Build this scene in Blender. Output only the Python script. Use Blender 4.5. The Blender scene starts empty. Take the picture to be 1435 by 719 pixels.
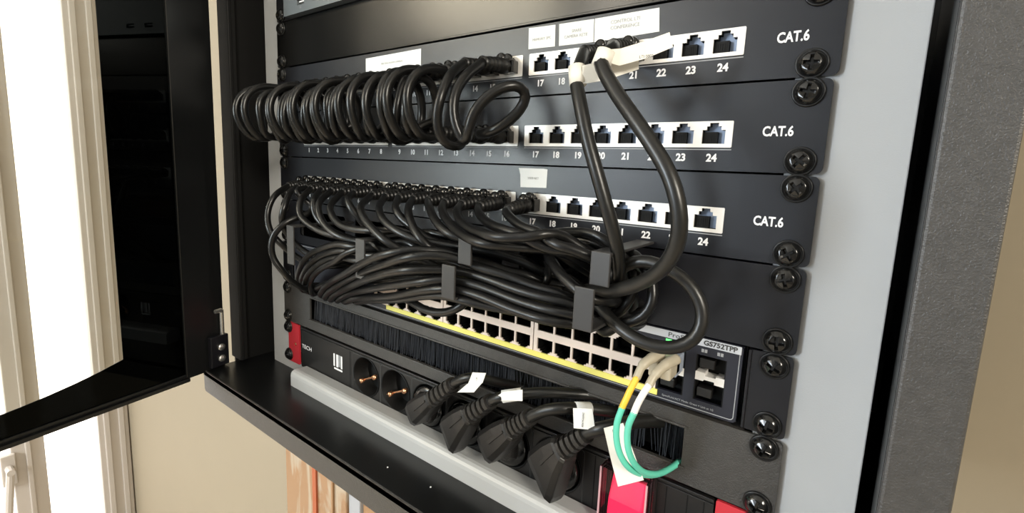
import bpy, bmesh, math, random
from math import sin, cos, pi, radians
from mathutils import Vector, Matrix
from mathutils.geometry import tessellate_polygon

random.seed(7)
SC = bpy.context.scene
COL = SC.collection
MM = 0.001

# ------------------------------------------------------------ camera, light, exposure
cam_d = bpy.data.cameras.new('camera'); cam = bpy.data.objects.new('camera', cam_d); COL.objects.link(cam)
SC.camera = cam
cam_d.sensor_width = 36.0; cam_d.lens = 666.023/1435*36.0; cam_d.shift_y = -28.235/1435
cam_d.clip_start = 0.01; cam_d.clip_end = 50
a_, b_, c_ = 0.630920389, -0.141450951, -0.0416428808
R_ = Matrix.Rotation(a_, 3, 'Z') @ Matrix.Rotation(b_, 3, 'X') @ Matrix.Rotation(c_, 3, 'Y')
cam.matrix_world = (R_ @ Matrix(((1,0,0),(0,0,-1),(0,1,0)))).to_4x4()
cam.location = (0.258532, -0.265297, 0.175137)

world = bpy.data.worlds.new('room_light'); SC.world = world; world.use_nodes = True
wn = world.node_tree.nodes['Background']; wn.inputs[0].default_value = (1.0, 0.95, 0.88, 1); wn.inputs[1].default_value = 0.25

def area(name, loc, target, size, energy, col, sy=None):
    d = bpy.data.lights.new(name, 'AREA'); d.energy = energy; d.color = col
    d.shape = 'RECTANGLE'; d.size = size; d.size_y = sy or size
    o = bpy.data.objects.new(name, d); COL.objects.link(o); o.location = loc
    o.rotation_euler = (Vector(target)-Vector(loc)).to_track_quat('-Z', 'Y').to_euler()
    return o
area('front_left_key_light', (-1.30, -2.50, 0.35), (0.05, 0, 0.1), 0.9, 82, (0.82, 0.92, 1.0), 1.0)  # unseen cool key light from the front left, no window modelled there
area('ceiling_lamp', (-1.5, -2.2, 1.25), (0.0, 0, 0.2), 1.3, 26, (1.0, 0.88, 0.70), 0.5)
area('right_wall_fill', (1.9, -1.2, 0.9), (1.2, 0.33, -0.5), 0.5, 40, (1.0, 0.93, 0.8))  # added fill to lift the right part of the back wall
area('floor_fill', (-2.0, -1.3, -0.3), (-1.6, -1.5, -1.5), 0.6, 40, (1.0, 0.96, 0.90), 1.2)  # added fill, brightens the floor that the base lip reflects

SC.view_settings.view_transform = 'Standard'; SC.view_settings.look = 'None'
SC.view_settings.exposure = 0.36; SC.view_settings.gamma = 1.0; SC.view_settings.use_curve_mapping = False

# ------------------------------------------------------------ materials
def mat(name, col, rough=0.5, metal=0.0, noise=0.0, nscale=400, bump=0.0, bscale=1500, emit=0.0, spec=0.5, trans=0.0, ecol=None, coat=0.0):
    m = bpy.data.materials.new(name); m.use_nodes = True
    nt = m.node_tree; p = nt.nodes['Principled BSDF']
    p.inputs['Base Color'].default_value = (*col, 1); p.inputs['Roughness'].default_value = rough
    p.inputs['Metallic'].default_value = metal; p.inputs['Specular IOR Level'].default_value = spec
    p.inputs['Coat Weight'].default_value = coat
    if trans: p.inputs['Transmission Weight'].default_value = trans
    tc = nt.nodes.new('ShaderNodeTexCoord')
    if noise:
        n = nt.nodes.new('ShaderNodeTexNoise'); n.inputs['Scale'].default_value = nscale; n.inputs['Detail'].default_value = 5
        mx = nt.nodes.new('ShaderNodeMix'); mx.data_type = 'RGBA'
        mx.inputs[6].default_value = (*[c*(1-noise) for c in col], 1); mx.inputs[7].default_value = (*[min(1, c*(1+noise)) for c in col], 1)
        nt.links.new(tc.outputs['Object'], n.inputs['Vector']); nt.links.new(n.outputs['Fac'], mx.inputs[0]); nt.links.new(mx.outputs[2], p.inputs['Base Color'])
    if bump:
        n2 = nt.nodes.new('ShaderNodeTexNoise'); n2.inputs['Scale'].default_value = bscale; n2.inputs['Detail'].default_value = 3
        bp = nt.nodes.new('ShaderNodeBump'); bp.inputs['Strength'].default_value = bump; bp.inputs['Distance'].default_value = 0.0006
        nt.links.new(tc.outputs['Object'], n2.inputs['Vector']); nt.links.new(n2.outputs['Fac'], bp.inputs['Height']); nt.links.new(bp.outputs['Normal'], p.inputs['Normal'])
    if emit:
        p.inputs['Emission Color'].default_value = (*(ecol or col), 1); p.inputs['Emission Strength'].default_value = emit
    return m

M = dict(
    panel=mat('panel_paint', (0.0095,0.0105,0.0145), 0.31, noise=0.15, nscale=90, bump=0.10, bscale=2500),
    blank=mat('blank_panel_paint', (0.004,0.004,0.0038), 0.21, bump=0.03, bscale=2500),
    hook=mat('hook_paint', (0.034,0.033,0.033), 0.42),
    panel_dark=mat('panel_dark_paint', (0.007,0.0072,0.010), 0.30, bump=0.05, bscale=2500),
    switchm=mat('switch_plastic', (0.012,0.013,0.022), 0.42),
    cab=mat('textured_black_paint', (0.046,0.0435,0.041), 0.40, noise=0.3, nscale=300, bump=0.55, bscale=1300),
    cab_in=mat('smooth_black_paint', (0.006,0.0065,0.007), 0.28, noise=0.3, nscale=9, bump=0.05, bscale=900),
    rail=mat('grey_rail_paint', (0.47,0.48,0.49), 0.36, noise=0.05, nscale=25, bump=0.12, bscale=1200),
    cable=mat('cable_jacket', (0.007,0.007,0.0072), 0.31, spec=0.42, bump=0.10, bscale=600),
    cable2=mat('thick_cable_jacket', (0.009,0.009,0.0085), 0.34, bump=0.08, bscale=500),
    boot=mat('boot_rubber', (0.008,0.008,0.008), 0.36),
    plug=mat('plug_black_plastic', (0.005,0.005,0.005), 0.22, coat=0.3),
    pplug=mat('power_plug_rubber', (0.014,0.013,0.0125), 0.40, bump=0.15, bscale=1500),
    black=mat('deep_black', (0.004,0.004,0.004), 0.6, spec=0.25),
    socket=mat('socket_plastic', (0.010,0.0095,0.0095), 0.36),
    silver=mat('shield_metal', (0.84,0.82,0.79), 0.35, metal=0.25),
    pink=mat('port_cage_metal', (0.86,0.74,0.66), 0.38, metal=0.2),  # silver metal, warm wall reflection put into its colour
    shield=mat('jack_inner_metal', (0.30,0.34,0.42), 0.5),
    jback=mat('jack_back_cool_tint', (0.40,0.50,0.70), 0.5),  # cool light inside the sockets put into the base colour
    yellow=mat('yellow_print', (0.86,0.80,0.20), 0.5),
    white=mat('white_print', (0.86,0.86,0.88), 0.5),
    grey_print=mat('grey_print', (0.33,0.34,0.36), 0.5),
    ink=mat('label_ink', (0.50,0.50,0.49), 0.6),
    inkdark=mat('dark_ink', (0.05,0.05,0.05), 0.6),
    paper=mat('label_paper', (0.86,0.87,0.86), 0.55, noise=0.02, nscale=60),
    cream=mat('cream_label_paper', (0.86,0.83,0.75), 0.5, noise=0.03, nscale=60),
    screw=mat('black_screw', (0.007,0.007,0.007), 0.18, coat=0.3),
    washer=mat('black_cup_washer', (0.005,0.005,0.005), 0.32),
    chrome=mat('zinc_screw', (0.75,0.75,0.73), 0.25, metal=0.9),
    copper=mat('copper_contact', (0.95,0.50,0.28), 0.25, metal=0.9),
    red=mat('red_bracket_paint', (0.52,0.03,0.045), 0.4),
    rocker=mat('lit_red_rocker', (0.9,0.03,0.10), 0.3, emit=0.6, ecol=(1.0,0.03,0.12)),
    green=mat('green_led', (0.1,0.8,0.2), 0.4, emit=1.3, ecol=(0.12,0.9,0.16)),
    aqua=mat('aqua_fibre_jacket', (0.13,0.62,0.47), 0.35),
    ysleeve=mat('yellow_sleeve', (0.92,0.58,0.06), 0.4),
    wsleeve=mat('white_sleeve', (0.88,0.88,0.88), 0.4),
    beige=mat('beige_connector', (0.46,0.41,0.31), 0.4),
    brush=mat('brush_bristle', (0.030,0.036,0.048), 0.35),
    wall=mat('beige_wall_paint', (0.285,0.24,0.17), 0.8, noise=0.04, nscale=3, bump=0.05, bscale=200),
    frontwall=mat('cool_tinted_wall', (0.40,0.44,0.50), 0.8),  # unseen wall, tinted cool so the panels reflect less warmth
    whitewall=mat('white_trim_paint', (0.52,0.475,0.43), 0.5),
    daylight=mat('bright_daylight_pane', (1,0.98,0.94), 0.4, emit=1.5, ecol=(1.0,0.97,0.91)),
    floorm=mat('beige_floor', (0.42,0.36,0.28), 0.5, noise=0.1, nscale=5),
    ceilm=mat('white_ceiling', (0.8,0.78,0.74), 0.8),
    strip=mat('model_strip_silver', (0.60,0.63,0.68), 0.35, metal=0.2),
    devface=mat('device_grey_face', (0.17,0.19,0.205), 0.33, metal=0.3),
    card=mat('cardboard', (0.30,0.17,0.08), 0.6, noise=0.25, nscale=14),
    orange=mat('orange_tape', (0.36,0.085,0.03), 0.4),
)
def glass_mat(name, tint, gloss, alpha):
    m = bpy.data.materials.new(name); m.use_nodes = True; nt = m.node_tree; nt.nodes.clear()
    o = nt.nodes.new('ShaderNodeOutputMaterial'); t = nt.nodes.new('ShaderNodeBsdfTransparent'); g = nt.nodes.new('ShaderNodeBsdfGlossy')
    t.inputs[0].default_value = (*tint, 1); g.inputs['Roughness'].default_value = 0.02; g.inputs[0].default_value = (*gloss, 1)
    mx = nt.nodes.new('ShaderNodeMixShader'); fr = nt.nodes.new('ShaderNodeFresnel'); fr.inputs[0].default_value = alpha
    nt.links.new(fr.outputs[0], mx.inputs[0]); nt.links.new(t.outputs[0], mx.inputs[1]); nt.links.new(g.outputs[0], mx.inputs[2]); nt.links.new(mx.outputs[0], o.inputs[0])
    return m
M['glass'] = glass_mat('clear_door_glass', (0.93,0.93,0.90), (1,1,1), 1.2)
M['cover'] = glass_mat('clear_switch_cover', (0.95,0.86,0.88), (1,1,1), 1.2)
M['border'] = glass_mat('black_printed_glass', (0.030,0.032,0.034), (0.28,0.30,0.30), 1.35)
def tape_mat():
    m = mat('packing_tape_on_cardboard', (0.6,0.4,0.22), 0.25, coat=0.5); nt = m.node_tree; p = nt.nodes['Principled BSDF']
    tc = nt.nodes.new('ShaderNodeTexCoord'); n = nt.nodes.new('ShaderNodeTexNoise'); n.inputs['Scale'].default_value = 16; n.inputs['Detail'].default_value = 7; n.inputs['Distortion'].default_value = 1.5
    mp = nt.nodes.new('ShaderNodeMapping'); mp.inputs['Scale'].default_value = (1,1,0.35)
    r = nt.nodes.new('ShaderNodeValToRGB'); r.color_ramp.elements[0].position = 0.50; r.color_ramp.elements[0].color = (0.28,0.15,0.07,1)
    r.color_ramp.elements[1].position = 0.62; r.color_ramp.elements[1].color = (0.36,0.29,0.21,1)
    nt.links.new(tc.outputs['Object'], mp.inputs[0]); nt.links.new(mp.outputs[0], n.inputs['Vector']); nt.links.new(n.outputs['Fac'], r.inputs[0]); nt.links.new(r.outputs[0], p.inputs['Base Color'])
    return m
M['tape'] = tape_mat()

# ------------------------------------------------------------ object helpers (millimetres, rack coordinates)
ORG = {}
def thing(name, label, cat, loc, group=None):
    o = bpy.data.objects.new(name, None); COL.objects.link(o); o.empty_display_size = 0.02
    o.location = Vector(loc)*MM; o['label'] = label; o['category'] = cat
    if group: o['group'] = group
    ORG[o.name] = Vector(loc); return o
class MB:
    def __init__(s): s.v = []; s.f = []; s.mi = []; s.cur = 0; s.sm = []; s.smooth = False
    def add(s, vs, fs, T=None):
        n = len(s.v)
        for v in vs:
            v = Vector(v); s.v.append(T @ v if T is not None else v)
        for f in fs: s.f.append([i+n for i in f]); s.mi.append(s.cur); s.sm.append(s.smooth)
        return s
    def box(s, x0, x1, y0, y1, z0, z1, bev=0.0, T=None):
        if bev <= 0:
            vs = [(x,y,z) for x in (x0,x1) for y in (y0,y1) for z in (z0,z1)]
            s.add(vs, [(0,1,3,2),(4,6,7,5),(0,4,5,1),(2,3,7,6),(0,2,6,4),(1,5,7,3)], T)
        else:
            bm = bmesh.new(); bmesh.ops.create_cube(bm, size=1)
            for v in bm.verts: v.co = Vector(((x0+x1)/2+v.co.x*(x1-x0), (y0+y1)/2+v.co.y*(y1-y0), (z0+z1)/2+v.co.z*(z1-z0)))
            bmesh.ops.bevel(bm, geom=bm.edges[:], offset=bev, segments=2, profile=0.5, affect='EDGES')
            bm.verts.index_update(); s.add([v.co.copy() for v in bm.verts], [[v.index for v in f.verts] for f in bm.faces], T); bm.free()
        return s
    def rings(s, rings, caps=True):
        n = len(rings[0]); vs = [p for r in rings for p in r]; fs = []
        for i in range(len(rings)-1):
            for j in range(n):
                k = (j+1) % n; fs.append((i*n+j, i*n+k, (i+1)*n+k, (i+1)*n+j))
        if caps: fs.append(tuple(range(n))[::-1]); fs.append(tuple((len(rings)-1)*n+j for j in range(n)))
        return s.add(vs, fs)
    def tube(s, pts, r, seg=10, caps=True):
        pts = [Vector(p) for p in pts]; rr = r if isinstance(r, (list, tuple)) else [r]*len(pts)
        t = (pts[1]-pts[0]).normalized(); up = Vector((0,0,1)) if abs(t.z) < .9 else Vector((1,0,0))
        n = t.cross(up).normalized(); out = []
        for i, p in enumerate(pts):
            if i == 0: tt = (pts[1]-pts[0])
            elif i == len(pts)-1: tt = pts[-1]-pts[-2]
            else: tt = pts[i+1]-pts[i-1]
            tt.normalize(); n = (n - tt*n.dot(tt)).normalized(); b = tt.cross(n)
            out.append([p + (n*cos(2*pi*k/seg) + b*sin(2*pi*k/seg))*rr[i] for k in range(seg)])
        return s.rings(out, caps)
    def cyl(s, p0, p1, r, seg=16): return s.tube([p0, p1], r, seg)
    def plate(s, outer, holes, y0, y1):
        """flat plate in x-z between y0 (front) and y1 with through holes; outlines are lists of (x, z)"""
        loops = [outer]+holes; flat = [q for l in loops for q in l]
        tris = tessellate_polygon([[Vector((q[0], q[1], 0)) for q in l] for l in loops])
        s.add([(q[0], y0, q[1]) for q in flat], [tuple(t) for t in tris]); s.add([(q[0], y1, q[1]) for q in flat], [tuple(t)[::-1] for t in tris])
        for l in loops:
            n = len(l); s.add([(q[0], y0, q[1]) for q in l]+[(q[0], y1, q[1]) for q in l], [(i, (i+1)%n, n+(i+1)%n, n+i) for i in range(n)])
        return s
    def mesh(s, name, mats, recalc=True):
        me = bpy.data.meshes.new(name); me.from_pydata([tuple(v*MM) for v in s.v], [], s.f)
        for m in (mats if isinstance(mats, (list, tuple)) else [mats]): me.materials.append(m)
        me.polygons.foreach_set('material_index', s.mi); me.polygons.foreach_set('use_smooth', s.sm)
        if recalc:
            bm = bmesh.new(); bm.from_mesh(me); bmesh.ops.remove_doubles(bm, verts=bm.verts[:], dist=1e-6); bmesh.ops.recalc_face_normals(bm, faces=bm.faces[:]); bm.to_mesh(me); bm.free()
        me.update(); return me
    def build(s, name, mats, parent=None, loc=None, recalc=True):
        if loc is None and parent is not None:
            o0 = ORG[parent.name]; s.v = [v-o0 for v in s.v]
        return place(name, s.mesh(name, mats, recalc), parent, loc)
def place(name, me, parent=None, loc=None):
    """link a mesh; loc (world mm) is given when the mesh is local to its own origin"""
    o = bpy.data.objects.new(name, me); COL.objects.link(o)
    base = ORG[parent.name] if parent is not None else Vector((0,0,0))
    if parent is not None: o.parent = parent
    if loc is None: ORG[o.name] = base.copy()
    else: o.location = (Vector(loc)-base)*MM; ORG[o.name] = Vector(loc)
    return o
def tag(o, label, cat=None, group=None, kind=None):
    if label: o['label'] = label
    if cat: o['category'] = cat
    if group: o['group'] = group
    if kind: o['kind'] = kind
    return o
def struct(name, mb, m): o = mb.build(name, m); o['kind'] = 'structure'; return o
def bevel(o, w, seg=2):
    b = o.modifiers.new('bevel', 'BEVEL'); b.width = w*MM; b.segments = seg; b.limit_method = 'ANGLE'; b.angle_limit = radians(40); return o
def spline(pts, n=7):
    P = [Vector(p) for p in pts]; P = [P[0]*2-P[1]]+P+[P[-1]*2-P[-2]]; out = []
    for i in range(1, len(P)-2):
        p0, p1, p2, p3 = P[i-1:i+3]
        t0 = 0; t1 = (p1-p0).length**.5+1e-6; t2 = t1+(p2-p1).length**.5+1e-6; t3 = t2+(p3-p2).length**.5+1e-6
        for k in range(n):
            t = t1+(t2-t1)*k/n
            A1 = p0*((t1-t)/(t1-t0))+p1*((t-t0)/(t1-t0)); A2 = p1*((t2-t)/(t2-t1))+p2*((t-t1)/(t2-t1)); A3 = p2*((t3-t)/(t3-t2))+p3*((t-t2)/(t3-t2))
            B1 = A1*((t2-t)/(t2-t0))+A2*((t-t0)/(t2-t0)); B2 = A2*((t3-t)/(t3-t1))+A3*((t-t1)/(t3-t1))
            out.append(B1*((t2-t)/(t2-t1))+B2*((t-t1)/(t2-t1)))
    out.append(P[-2]); return out
def smooth(pts, it=2):
    for _ in range(it): pts = [pts[0]]+[(pts[i-1]+pts[i]*2+pts[i+1])/4 for i in range(1, len(pts)-1)]+[pts[-1]]
    return pts
def rect(x0, x1, z0, z1, r=0, n=4):
    if r <= 0: return [(x0,z0),(x1,z0),(x1,z1),(x0,z1)]
    out = []
    for cx, cz, a0 in ((x1-r, z0+r, -90), (x1-r, z1-r, 0), (x0+r, z1-r, 90), (x0+r, z0+r, 180)):
        for k in range(n+1): a = radians(a0+90*k/n); out.append((cx+r*cos(a), cz+r*sin(a)))
    return out
def circle(cx, cz, r, n=32): return [(cx+r*cos(2*pi*k/n), cz+r*sin(2*pi*k/n)) for k in range(n)]
FONTS = {}
def text(name, body, x, z, h, m, parent, y=-0.25, sx=1.0, bold=0.0, align='CENTER', T=None, shear=0.0):
    """lettering as thin flat geometry lying on the x-z face; h = cap height in mm"""
    c = bpy.data.curves.new(name, 'FONT'); c.body = body; c.size = h/0.72; c.align_x = align; c.align_y = 'CENTER'; c.offset = bold; c.shear = shear; c.resolution_u = 3; c.extrude = 0.06
    to = bpy.data.objects.new('tmp', c); COL.objects.link(to)
    me = bpy.data.meshes.new_from_object(to.evaluated_get(bpy.context.evaluated_depsgraph_get())); bpy.data.objects.remove(to)
    me.name = name; S = T if T is not None else (Matrix.Rotation(pi/2, 4, 'X') @ Matrix.Diagonal((sx,1,1,1)))
    me.transform(Matrix.Diagonal((MM,MM,MM,1)) @ S); me.materials.clear(); me.materials.append(m)
    return place(name, me, parent, (x, y, z))

# ------------------------------------------------------------ shared meshes
def screw_mesh():
    b = MB(); b.smooth = True; Rr = 5.8; NR = 10; NA = 48
    def dome(r): return -4.8+3.0*(r/Rr)**2.3
    w, L = 0.8, 3.3
    cross = [(w,w),(L,w),(L,-w),(w,-w),(w,-L),(-w,-L),(-w,-w),(-L,-w),(-L,w),(-w,w),(-w,L),(w,L)]
    cross = cross[::-1]
    ring0 = [(3.9*cos(2*pi*k/NA), 3.9*sin(2*pi*k/NA)) for k in range(NA)]
    b.smooth = False; flat = ring0+cross; tr = tessellate_polygon([[Vector((x,z,0)) for x, z in l] for l in (ring0, cross)])
    b.add([(x, dome(math.hypot(x,z)), z) for x, z in flat], [tuple(t) for t in tr])
    n = 12; b.add([(x, dome(math.hypot(x,z)), z) for x, z in cross]+[(x*.72, -1.6, z*.72) for x, z in cross], [(i,(i+1)%n,n+(i+1)%n,n+i) for i in range(n)]+[tuple(range(n,2*n))])
    b.smooth = True; b.rings([[(r*cos(2*pi*k/NA), dome(r), r*sin(2*pi*k/NA)) for k in range(NA)] for r in (3.9,4.3,4.7,5.1,5.5,5.8)]+[[(Rr*cos(2*pi*k/NA), 0, Rr*sin(2*pi*k/NA)) for k in range(NA)]], caps=False)
    return b.mesh('screw', M['screw'])
def washer_mesh():
    b = MB(); b.smooth = True; NA = 40; prof = [(3.5,-0.5),(5.6,-0.8),(6.3,-1.2),(6.75,-1.0),(6.9,-0.2),(6.9,0)]
    return b.rings([[(r*cos(2*pi*k/NA), y, r*sin(2*pi*k/NA)) for k in range(NA)] for r, y in prof]).mesh('washer', M['washer'])
SCREW = screw_mesh(); WASHER = washer_mesh()
def add_screw(parent, x, z, y=-1.6, rot=None, wash=True):
    o = place('screw', SCREW, parent, (x, y, z)); o.rotation_euler = (0, random.uniform(0, 1.5), 0)
    if wash: place('washer', WASHER, o, (x, y, z))
    return o

def T_hole(cx, z0, w=11.4, up=1, h=1.0):
    if h < 1:
        p = [(-w/2,0),(w/2,0),(w/2,7.9),(4.3,7.9),(4.3,9.0),(2.8,9.0),(2.8,10.0),(-2.8,10.0),(-2.8,9.0),(-4.3,9.0),(-4.3,7.9),(-w/2,7.9)]
        q = [(cx+x, z0+z*up) for x, z in p]
        return q if up > 0 else q[::-1]
    p = [(-w/2,0),(w/2,0),(w/2,7.0*h),(3.6,7.0*h),(3.6,8.9*h),(2.2,8.9*h),(2.2,10.6*h),(-2.2,10.6*h),(-2.2,8.9*h),(-3.6,8.9*h),(-3.6,7.0*h),(-w/2,7.0*h)]
    q = [(cx+x, z0+z*up) for x, z in p]
    return q if up > 0 else q[::-1]
def jack_mesh(w, up, h, depth, name, wm, bm_):
    b = MB(); l = T_hole(0, 0, w, up, h); n = len(l)
    b.cur = 0; b.add([(x,0.05,z) for x, z in l]+[(x,depth,z) for x, z in l], [(i,(i+1)%n,n+(i+1)%n,n+i) for i in range(n)])
    b.cur = 1; b.add([(x,depth,z) for x, z in l], [tuple(t) for t in tessellate_polygon([[Vector((x,z,0)) for x, z in l]])])
    if h < 1: return b.mesh(name, [wm, bm_, M['black']], recalc=False)
    b.cur = 2                                                    # black moulded insert with contact comb, cut short to bare the cool-tinted back
    b.box(-w/2+.1, w/2-4.2, 1.2, depth, min(.1*up, 6.2*up*h), max(.1*up, 6.2*up*h))
    for k in range(5): b.box(-3.9+k*1.1-.18, -3.9+k*1.1+.18, .9, 1.2, min(1.2*up, 5*up*h), max(1.2*up, 5*up*h))
    return b.mesh(name, [wm, bm_, M['black']], recalc=False)
JACK = jack_mesh(11.4, 1, 1.0, 4.0, 'jack', M['black'], M['jback'])
SJ_LO = jack_mesh(12.2, -1, 0.86, 11, 'switch_jack', M['black'], M['black']); SJ_UP = jack_mesh(12.2, 1, 0.86, 11, 'switch_jack', M['black'], M['black'])

def plug_mesh():
    b = MB(); b.box(-5.6, 5.6, -6, 6, -3.9, 4.0, .5); b.box(-3.1, 3.1, -5.5, 4, 4.0, 5.6, .4)
    b.smooth = True                                              # two snagless humps over the latch
    for yy, rr, hh in ((-3.6, 3.6, 8.6), (-10.5, 3.4, 7.6)):
        b.rings([[(rr*f*cos(pi*k/8), yy+g, (hh-rr)*min(1, f+.25)+rr*f*sin(pi*k/8)) for k in range(9)]+[(-rr*f, yy+g, 2), (rr*f, yy+g, 2)] for g, f in ((-2.6,.3),(-2.0,.75),(-1,.95),(0,1),(1,.95),(2.0,.75),(2.6,.3))])
    return b.mesh('connector', M['plug'])
PLUG = plug_mesh()
def boot_pts(p0, p1):
    """ridged strain relief between two points"""
    p0, p1 = Vector(p0), Vector(p1); pts = []; rr = []
    prof = [(0,5.2),(.18,5.4),(.3,4.9),(.34,4.0),(.42,4.9),(.48,4.9),(.5,3.8),(.58,4.6),(.64,4.6),(.66,3.6),(.74,4.3),(.8,4.3),(.82,3.4),(.9,4.0),(1,3.9)]
    return [p0.lerp(p1, t) for t, _ in prof], [r for _, r in prof]

# ------------------------------------------------------------ the room
WD = 330.0; XL = -2215.0; ZF = -1500.0; ZC = 1400.0
struct('wall_back', MB().box(XL-80, 2600, WD, WD+60, ZF, ZC), M['wall'])
struct('wall_front', MB().box(XL-80, 2600, -2660, -2600, ZF, ZC), M['frontwall'])
struct('wall_right', MB().box(2600, 2660, -2660, WD+60, ZF, ZC), M['wall'])
struct('ceiling', MB().box(XL-80, 2660, -2660, WD+60, ZC, ZC+50), M['ceilm'])
struct('floor', MB().box(XL-80, 2600, -2600, WD+60, ZF-50, ZF), M['floorm'])
w = MB()
w.box(XL-60, XL, -2600, -420, ZF, ZC); w.box(XL-60, XL, 325, WD, ZF, ZC); w.box(XL-60, XL, -420, 325, 1180, ZC)
struct('wall_left', w, M['whitewall'])
t = MB()                                                         # door casing beside the corner
t.box(XL-30, XL+14, 224, 326, ZF, 1200, 3); t.box(XL+10, XL+24, 242, 262, ZF, 1200, 3); t.box(XL+10, XL+20, 292, 312, ZF, 1200, 3)
struct('trim_1', t, M['whitewall'])
t = MB(); t.box(XL-30, XL+14, -30, 62, ZF, 1200, 3); t.box(XL+10, XL+24, 8, 24, ZF, 1200, 3)
struct('trim_2', t, M['whitewall'])
t = MB(); t.box(XL-40, XL-28, -420, 325, ZF, 1200); wo = struct('window_1', t, M['daylight'])
t = MB(); t.box(XL-30, XL+10, -420, -330, ZF, 1200, 3); t.box(XL-30, XL+10, -330, 325, 1160, 1200, 3); struct('trim_3', t, M['whitewall'])

# white lever and strut seen by the window, low down at the far left
hb = MB(); hb.tube([(XL+60,-40,-1010),(XL+60,-62,-1230),(XL+60,-80,-1330)], 12, 10); hb.tube([(XL+20,-40,-1010),(XL+75,-40,-1010)], 12, 10)
hb.box(XL+12, XL+30, -60, -20, -1080, -960, 3)
tag(hb.build('window_handle', M['whitewall']), 'white lever handle low on the bright window frame, bottom left corner', 'handle')

# cardboard box behind and below the cabinet
cb = thing('cardboard_box', 'tall brown cardboard box wrapped in clear tape leaning on the beige wall under the cabinet', 'box', (-580, 279, ZF))
MB().box(-694, -471, 230, 328, ZF, -330, 3).build('carton', M['tape'], cb)
MB().box(-582, -569, 226, 230, ZF, -330).build('orange_stripe', M['orange'], cb)
MB().box(-516, -510, 226, 230, ZF, -330).build('tape_edge', M['card'], cb)
pb = thing('wall_strip', 'narrow grey strip standing on the wall right of the taped cardboard box', 'strip', (-440, 300, ZF))
MB().box(-469, -434, 234, 328, ZF, -330, 2).build('grey_bar', M['grey_print'], pb)
MB().box(-433, -370, 240, 328, ZF, -330, 2).build('pale_board', M['card'], pb)

# ------------------------------------------------------------ the cabinet
cab = thing('network_cabinet', 'black wall-mounted network cabinet with grey rack rails and open glass door', 'cabinet', (0, WD/2, -81))
ZB = -81; ZT = 560; F0 = -63; PF = -33
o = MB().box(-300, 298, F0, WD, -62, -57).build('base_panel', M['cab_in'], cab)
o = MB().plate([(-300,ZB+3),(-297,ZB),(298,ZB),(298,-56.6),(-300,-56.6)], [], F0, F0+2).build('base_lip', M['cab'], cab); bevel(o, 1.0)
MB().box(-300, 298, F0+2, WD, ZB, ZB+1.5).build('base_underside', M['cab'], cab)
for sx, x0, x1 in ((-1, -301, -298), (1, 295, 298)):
    MB().box(x0, x1, PF+3, WD, -57, ZT).build('side_panel', M['black'] if sx < 0 else M['cab_in'], cab)  # left panel gets a blacker material, its shade put into the colour
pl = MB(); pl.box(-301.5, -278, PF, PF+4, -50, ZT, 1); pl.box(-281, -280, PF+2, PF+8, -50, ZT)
pl.build('front_post', M['black'], cab)  # shade on the left post put into its black colour
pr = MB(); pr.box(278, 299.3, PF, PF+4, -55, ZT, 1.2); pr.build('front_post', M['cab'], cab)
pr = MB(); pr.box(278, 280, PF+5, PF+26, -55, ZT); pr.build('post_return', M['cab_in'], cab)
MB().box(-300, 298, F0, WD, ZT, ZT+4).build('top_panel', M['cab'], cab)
MB().box(-300, 298, WD-3, WD-1, -55, ZT).build('back_panel', M['cab_in'], cab)
# rack rails: C-profile, grey
for s in (-1, 1):
    r = MB(); xo, xi = s*273, s*226
    r.box(min(xo, xi), max(xo, xi), 1.6, 3.6, -66 if s < 0 else -66, ZT)
    r.box(min(xo, xo-s*2), max(xo, xo-s*2), 2, 40, -60, ZT)
    o = r.build('rack_rail', M['rail'], cab); bevel(o, 0.6)
cm = MB(); sec = [(-3,-41.6),(-14.5,-40.6),(-17,-40.9),(-19.2,-42.0),(-20.6,-43.8),(-21,-46.5),(-21,-57),(-3,-57)]
cm.rings([[(x, y, z) for y, z in sec] for x in (-196, 273)])
cm.build('cross_member', M['rail'], cab)
MB().box(-228, -203, 1.0, 3.6, -57, -45.8).build('rail_foot', M['rail'], cab)
for x, y in ((-12,-45),(30,-40)):
    MB().cyl((x, y, -57), (x, y, -56.6), 0.6, 8).build('paint_chip', M['white'], cab)

# the glass door, swung open, hinged at the left front edge
dr = Vector((0.19, -0.982, 0)).normalized(); dn = Vector((-dr.y, dr.x, 0))
DO = Vector((-303, -41, 0)); ZD0 = -59; ZD1 = 556; DW = 560
DT = Matrix.Translation(DO) @ Matrix((( dr.x, dn.x, 0, 0), (dr.y, dn.y, 0, 0), (0, 0, 1, 0), (0, 0, 0, 1)))
def dbox(mb, u0, u1, n0, n1, z0, z1, bev=0): return mb.box(u0, u1, n0, n1, z0, z1, bev, DT)
d = MB(); dbox(d, 0, 42, -3, 3, ZD0, ZD1, .8); dbox(d, DW-42, DW, -3, 3, ZD0, ZD1, .8)
dbox(d, 0, 2, -16, -3, ZD0, ZD1, .4)
dbox(d, 42, DW-42, -2.5, 2.5, ZD0, ZD0+5, .6); dbox(d, 42, DW-42, -2.5, 2.5, ZD1-5, ZD1, .6); dbox(d, 40, DW, 1.6, 6, ZD0-2.5, ZD0+1.5, .6)
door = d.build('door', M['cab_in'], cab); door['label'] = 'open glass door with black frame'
g = MB(); dbox(g, 40, DW-40, -1, -.5, ZD0+4, ZD1-4); g.build('glass_pane', M['glass'], door)
g = MB(); B0 = 96
for u0, u1, z0, z1 in ((42, B0, ZD0+4, ZD1-4), (DW-B0, DW-42, ZD0+4, ZD1-4), ): dbox(g, u0, u1, .2, .8, z0, z1)
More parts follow.
